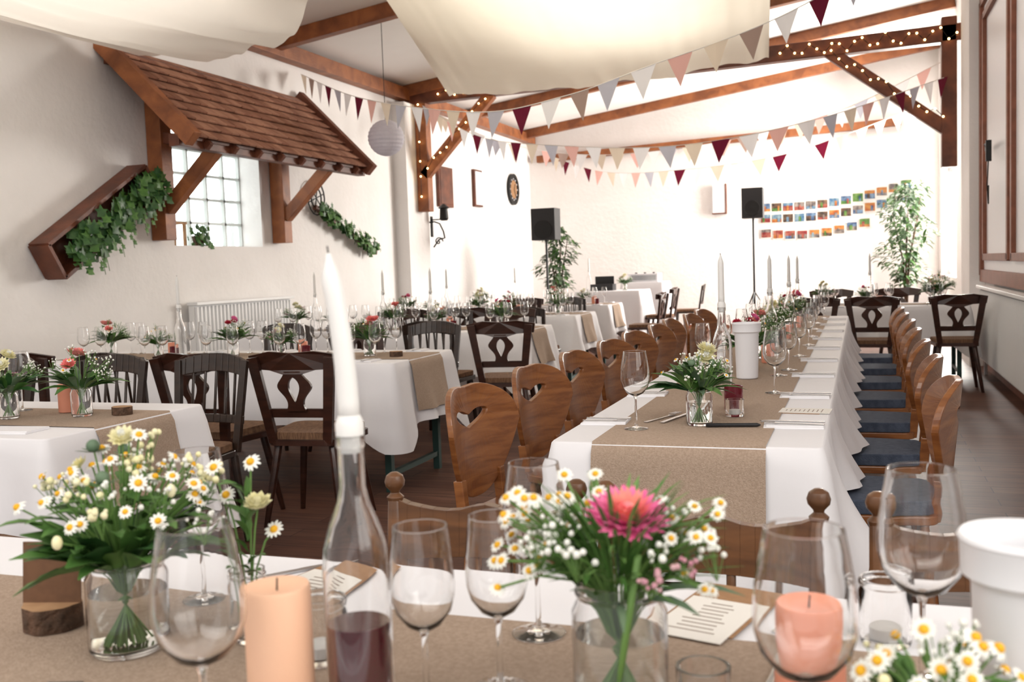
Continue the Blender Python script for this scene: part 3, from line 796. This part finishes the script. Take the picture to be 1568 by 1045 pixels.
mTb=tumbler(.027,.07,M_burg); mTc=tumbler(.033,.085,M_glass,rim=True); mTc2=tumbler(.03,.055,M_glass)
def cooler():
    m=MB(); h=.235
    m.lathe([(0,0),(.042,0),(.045,.004),(.050,h*.80),(.052,h*.82),(.059,h*.84),(.060,h*.97),(.062,h*.985),(.060,h),(.050,h),(.047,h*.98),(.0465,h*.8),(.041,.006),(0,.006)],36,M_plast); return m.mesh('wine_cooler')
mCool=cooler()
def P(me,name,x,y,z=RZ,rz=0,sc=1): return inst(me,name,(x,y,z),rz,sc)
P(mBot,'candle_bottle',-.53,.958)
P(gL,'wine_glass',-.632,.815)
P(gS,'wine_glass',-.47,1.0); P(gS,'wine_glass',-.403,1.062)
P(gM,'wine_glass',-.415,1.247)
P(gL,'wine_glass',-.05,.925); P(gL,'wine_glass',.064,1.19,sc=1.02)
P(gM,'wine_glass',-.96,1.255)
P(mPp,'peach_candle',-.612,.925); P(mPc,'coral_candle',-.053,1.06)
P(mTc,'tealight_glass',-.66,1.09); P(mTc,'tealight_glass',.028,1.335,TZ)
P(mTc2,'tealight_glass',-.165,1.06)
P(mCool,'wine_cooler',.146,1.0)
random.seed(21)
m=bouquet(.05,.13,.14,.175,[('daisy',44,.0115),('white',8,.02),('yb',10,.018),('dahc',3,.02),('thistle',4,.009),('bud',4,.009)],28,leaves=54,lm=(M_green,M_green2,M_green),ll=.12,lw=.034); m.obj('flower_jar',(-.94,1.06,RZ))
random.seed(5)
def centre():
    m=bouquet(.052,.155,.11,.10,[('white',16,.018),('lil',3,.012)],28,leaves=22,lm=(M_green,M_sage),ll=.09,lw=.012)
    h=.155
    def hd(x,y,z,kind,sz,n=(0,-.6,.7)):
        mo=V((x*.3,y*.3,h)); stem(m,(-x*.2,-y*.2,.01),(x,y,z),mo,.0016)
        if kind=='d': daisy(m,(x,y,z),n,sz)
        else: dahlia(m,(x,y,z),n,sz,M_pink,M_pinkl,6,20,.8)
    hd(.018,-.03,.228,'p',.048,(.2,-.35,.95)); 
    for i in range(34): hd(-.095+U(-.045,.05),U(-.07,.05),.215+U(-.065,.055),'d',.010,(U(-.5,.3),-.6+U(-.4,.3),.7))
    for i in range(14): hd(.06+U(-.02,.05),U(-.06,.04),.195+U(-.05,.04),'d',.0085,(U(-.2,.6),-.5+U(-.4,.3),.7))
    for i in range(8): hd(U(-.05,.06),.05+U(-.02,.03),.25+U(-.03,.02),'d',.0095)
    for i in range(230):
        a=U(0,6.28); leaf(m,(.03*math.cos(a),.03*math.sin(a),h+U(-.01,.05)),(math.cos(a),math.sin(a),U(.3,2)),U(.05,.12),.0055,M_green if i%3 else M_stem,.2)
    m.tube([(.0,-.045,.01),(.02,-.05,.12),(.035,-.055,.2)],.004,8,M_stem)
    return m
centre().obj('flower_jar',(-.25,1.03,RZ))
random.seed(9)
m=bouquet(.032,.10,.075,.085,[('daisy',22,.0115),('white',4,.015),('yb',3,.012)],22,leaves=14,ll=.07,lw=.015); m.obj('flower_jar',(.064,.90,RZ))
def budvase(m):
    m.lathe(jar_prof(.024,.1),18,M_glass)
    for (x,y,z,k) in((.02,0,.19,'b'),(-.03,.0,.20,'d'),(.005,.01,.245,'d'),(-.055,.01,.235,'d'),(.03,.02,.15,'d')):
        stem(m,(0,0,.01),(x,y,z),(x*.3,y*.3,.1),.0014)
        if k=='b':
            for kk in range(3): dahlia(m,(x,y-.001,z),(.1,-.3,1),.014+.004*kk,M_cream,M_cream,5,8)
        else: daisy(m,(x,y,z),(0,-.7,.6),.014)
    for i in range(16):
        leaf(m,(0,0,.09+.008*i),(U(-1,1),U(-1,.3),.7),.05,.016,M_green)
m=MB();budvase(m);m.obj('bud_vase',(-.79,1.13,RZ))
def slice_(m,r=.042,h=.035,card=True):
    n=26; vs=[];
    for z in(0,h):
        for i in range(n):
            a=6.2832*i/n; rr=r*(1+.06*math.sin(3*a)+.04*math.sin(7*a)); vs.append((rr*math.cos(a),rr*math.sin(a)*.8,z))
    m.add(vs,[(i,(i+1)%n,n+(i+1)%n,n+i) for i in range(n)],M_bark,True); m.add(vs[n:],[tuple(range(n))],M_ring); m.add(vs[:n],[tuple(range(n))[::-1]],M_ring)
    if card: m.box((0,0,h+.042),(.088,.002,.092),M_kraftd,Matrix.Rotation(-.12,4,'X'))
m=MB();slice_(m); mSl=m.mesh('wood_slice_card_holder'); P(mSl,'wood_slice_card_holder',-1.11,1.10,RZ,.25)
m=MB();slice_(m,.04,.03,False); mSl2=m.mesh('wood_slice')
def menu():
    m=MB(); m.box((0,.03,.0008),(.115,.20,.0012),M_kraft); m.box((.0,-.02,.0022),(.105,.16,.0012),M_paper)
    for k in range(9): m.box((0,.04-.014*k,.0030),(U(.03,.07),.003,.0003),M_ink)
    return m.mesh('menu_card')
mMenu=menu()
def napkin():
    m=MB(); m.box((0,0,.003),(.19,.12,.006),M_cloth); m.box((.004,.003,.0075),(.18,.11,.003),M_cloth); return m.mesh('napkin')
mNap=napkin()
def knife():
    m=MB(); m.prism([(-.10,-.006),(0,-.006),(.01,-.008),(.09,-.009),(.112,0),(.01,.007),(0,.006),(-.1,.008)],.003,M_steel,lambda a,b,w:(a,b,.0017+w)); return m.mesh('knife')
def fork():
    m=MB(); m.prism([(-.10,-.007),(-.02,-.003),(.04,-.003),(.055,-.011),(.06,-.011),(.06,.011),(.055,.011),(.04,.003),(-.02,.003),(-.10,.007)],.002,M_steel,lambda a,b,w:(a,b,.0014+w+.006*max(0,(a+.02))*2))
    for k in(-.0095,-.0032,.0032,.0095): m.box((.08,k,.0065),(.045,.0028,.002),M_steel)
    return m.mesh('fork')
mK=knife();mF=fork()
P(mMenu,'menu_card',-.20,1.37,RZ,-.25); P(mMenu,'menu_card',-.83,1.36,RZ,-.2)
P(mK,'knife',-.90,1.43,TZ+.0005,.9); P(mK,'knife',-.09,1.40,TZ+.0005,1.35); P(mF,'fork',-.1,1.2,RZ,1.5); P(mF,'fork',-1.0,.90,RZ,.3)
random.seed(31)
m=bouquet(.04,.115,.115,.12,[('dahc',2,.036),('white',12,.02),('daisy',6,.01),('thistle',3,.012)],24,leaves=44,lm=(M_green2,M_green,M_sage),ll=.14,lw=.03); m.obj('flower_jar',(-.465,3.02,RZ))
bq=[]
for sd,spec in enumerate([[('dahs',3,.03),('white',10,.02),('daisy',4,.011)],[('dahc',3,.034),('white',9,.02),('lil',5,.015)],[('dahr',2,.026),('dahp',1,.03),('white',9,.02),('daisy',4,.011)],[('white',12,.022),('daisy',8,.012),('lil',4,.015)]]):
    random.seed(40+sd); bq.append(bouquet(.037,.11,.12,.15,spec,12,water=False,leaves=36,lm=(M_green,M_green2,M_sage),ll=.14,lw=.03).mesh('flower_jar'))
random.seed(50)
P(gM,'wine_glass',-.64,2.92); P(gM,'wine_glass',-.30,3.78); P(gS,'wine_glass',-.33,4.35)
P(mTb,'burgundy_tealight_glass',-.40,3.34,sc=1.15); P(mTc2,'tealight_glass',-.38,3.2)
P(mBot2,'candle_bottle',-.50,3.85); P(mCool,'wine_cooler',-.45,4.25)
m=MB(); m.tube([(-.08,0,.006),(.07,0,.006),(.08,0,.006)],[.006,.006,.002],8,M_black); m.obj('pen',(-.36,2.985,RZ),.15)
for y,k in((4.6,2),(5.15,0),(6.0,1),(6.8,3),(7.7,2),(8.4,0)): P(bq[k],'flower_jar',-.48+U(-.04,.04),y,RZ,U(0,6))
for y in(5.55,7.1,8.1): P(mBot2,'candle_bottle',-.46,y)
for y in(4.9,6.3,7.4): P(mPs,'coral_candle',-.42,y)
for i in range(9):
    y=3.05+.66*i
    for s,x in((1,-.19),(-1,-.765)):
        P(mNap,'napkin',x,y,TZ,U(-.06,.06),(.9,1,1) if s>0 else (.75,1,1)); P(mK,'knife',x,y+.02,TZ+.0095,U(-.1,.1)+(0 if s<0 else math.pi),.9 if s>0 else .7); P(mF,'fork',x,y-.025,TZ+.0095,U(-.1,.1)+(0 if s<0 else math.pi),.9 if s>0 else .7)
        if i>1: P(glo,'wine_glass',x-.10*s+U(-.02,.02),y+.2,RZ)
P(mMenu,'menu_card',-.19,3.35,TZ,1.5); P(mF,'fork',-.60,3.13,RZ,1.2); P(mK,'knife',-.56,3.13,RZ,1.35)
def dress(x0,x1,yc,z=RZ,bk=(0,1,2,3),cand=True):
    n=int((x1-x0)/.42)
    for i in range(n):
        x=x0+.25+(x1-x0-.45)*i/max(1,n-1)
        P(bq[bk[i%len(bk)]],'flower_jar',x-(.0 if i%2==0 else .12),yc+U(-.05,.05),z,U(0,6),1 if i%2==0 else .8)
        if i%2: P(mPs,'coral_candle',x+.02,yc+U(-.04,.04),z); P(mTb,'burgundy_tealight_glass',x+.08,yc-.08,z)
        for s in(-1,1):
            P(glo,'wine_glass',x+U(-.03,.03)+.1,yc+s*.2,z if abs(s*.2)<.2 else TZ); P(glo,'wine_glass',x+U(-.02,.02)-.03,yc+s*.23,TZ); P(mNap,'napkin',x+.15,yc+s*.34,TZ,1.57,(.7,.9,1)); P(mK,'knife',x+.15,yc+s*.34,TZ+.0095,1.57,.8)
dress(-5.0,-2.6,5.38,bk=(0,3,2,1)); dress(-5.1,-2.65,7.88,bk=(1,2,0)); dress(-5.1,-2.85,10.17,bk=(2,3,1)); dress(-5.1,-3.1,12.6,bk=(1,2,0)); dress(-.6,.9,10.8,bk=(1,2))
for x,y in((-4.05,5.2),(-3.45,7.75),(-4.6,7.8),(-4.0,7.95),(-4.3,10.1),(-4.4,12.7),(.1,10.7)): P(mBot2,'candle_bottle',x,y)
P(bq[0],'flower_jar',-2.76,2.95,RZ,2.0,1.05); P(bq[1],'flower_jar',-3.02,2.86,RZ,1.0); P(mPs,'coral_candle',-2.91,3.04,RZ,0,1.2); P(mSl2,'wood_slice',-2.62,3.0,RZ); P(gM,'wine_glass',-3.15,3.05); P(glo,'wine_glass',-2.98,2.66,TZ)
P(mBot2,'candle_bottle',-3.25,2.9); P(mK,'knife',-2.9,2.62,TZ,0); P(mNap,'napkin',-2.75,2.62,TZ,.1)
P(mSl2,'wood_slice',-2.6,5.3); P(bq[3],'flower_jar',.75,10.75,RZ,0,1.25)
def dj(m):
    m.box((0,0,.07),(.5,.35,.14),M_plast); m.box((0,-.178,.07),(.44,.006,.09),M_steel)
    for k in(-.15,0,.15): m.lathe([(0,0),(.02,0),(.02,.02),(0,.02)],12,M_black,(k,0,.14))
m=MB();dj(m);m.obj('mixer_console',(-3.4,16.5,.9505),bevel=.006)
m=MB(); m.box((0,0,.05),(.35,.25,.1),M_black); m.box((0,.1,.15),(.3,.02,.14),M_black); m.obj('cd_player',(-3.75,15.0,.8605),bevel=.004)
P(bq[1],'flower_jar',-3.4,14.95,.8605); P(mBot2,'candle_bottle',-4.0,15.1,.8605)

# ---------------------------------------------------------------- light + camera
w=bpy.data.worlds.new('sky'); scn.world=w; w.use_nodes=True
bg=w.node_tree.nodes['Background']; bg.inputs[0].default_value=(1,.975,.95,1); bg.inputs[1].default_value=.82
def area(name,loc,tgt,sx,sy,e,col):
    l=bpy.data.lights.new(name,'AREA'); l.shape='RECTANGLE'; l.size=sx; l.size_y=sy; l.energy=e; l.color=col
    o=bpy.data.objects.new(name,l); o.location=loc; d=V(tgt)-V(loc); o.rotation_euler=d.to_track_quat('-Z','Y').to_euler(); scn.collection.objects.link(o)
area('window_light_far',(RW+.6,16.8,2.6),(-5,10,1.5),3,2.8,1200,(1,.95,.88))
area('window_light_near',(RW+.6,.6,2.6),(-4,4.5,2.0),3,2.6,60,(1,.95,.88))
area('window_light_left',(LW-1.0,8.6,2.3),(LW,8.5,2.1),2.6,2.4,85,(1,1,1))
area('area_lamp_back',(-2.2,-1.2,3.6),(-2.2,9,3.2),6,1.2,105,(1,.95,.89))  # area lamp behind the camera, out of view; no skylight is modelled
area('added_fill_centre',(-2.2,7.6,4.28),(-2.2,7.61,0),2.2,4.5,112,(1,.96,.90))  # added fill lamp hidden above the drape to brighten it; no roof opening
area('added_fill_left',(-4.7,4.6,3.92),(-4.7,4.61,0),1.6,3,42,(1,.96,.91))  # second added lamp, lifts the left drape and wall; ceiling is closed here

yaw,pit,rol=math.radians(19.4),math.radians(4.18),math.radians(2.0)
f=V((-math.sin(yaw)*math.cos(pit),math.cos(yaw)*math.cos(pit),-math.sin(pit)))
r=f.cross(V((0,0,1))).normalized(); u=r.cross(f)
u2=u*math.cos(rol)+r*math.sin(rol); r2=r*math.cos(rol)-u*math.sin(rol)
cam=bpy.data.cameras.new('camera'); co=bpy.data.objects.new('camera',cam); scn.collection.objects.link(co)
Mx=Matrix((r2,u2,-f)).transposed().to_4x4(); Mx.translation=V((0,0,1.25)); co.matrix_world=Mx
cam.lens=34.84; cam.sensor_width=36; cam.clip_start=.05
cam.dof.use_dof=True; cam.dof.focus_distance=3.0; cam.dof.aperture_fstop=6.0
scn.camera=co
scn.view_settings.view_transform='Standard'; scn.view_settings.look='None'; scn.view_settings.exposure=.2
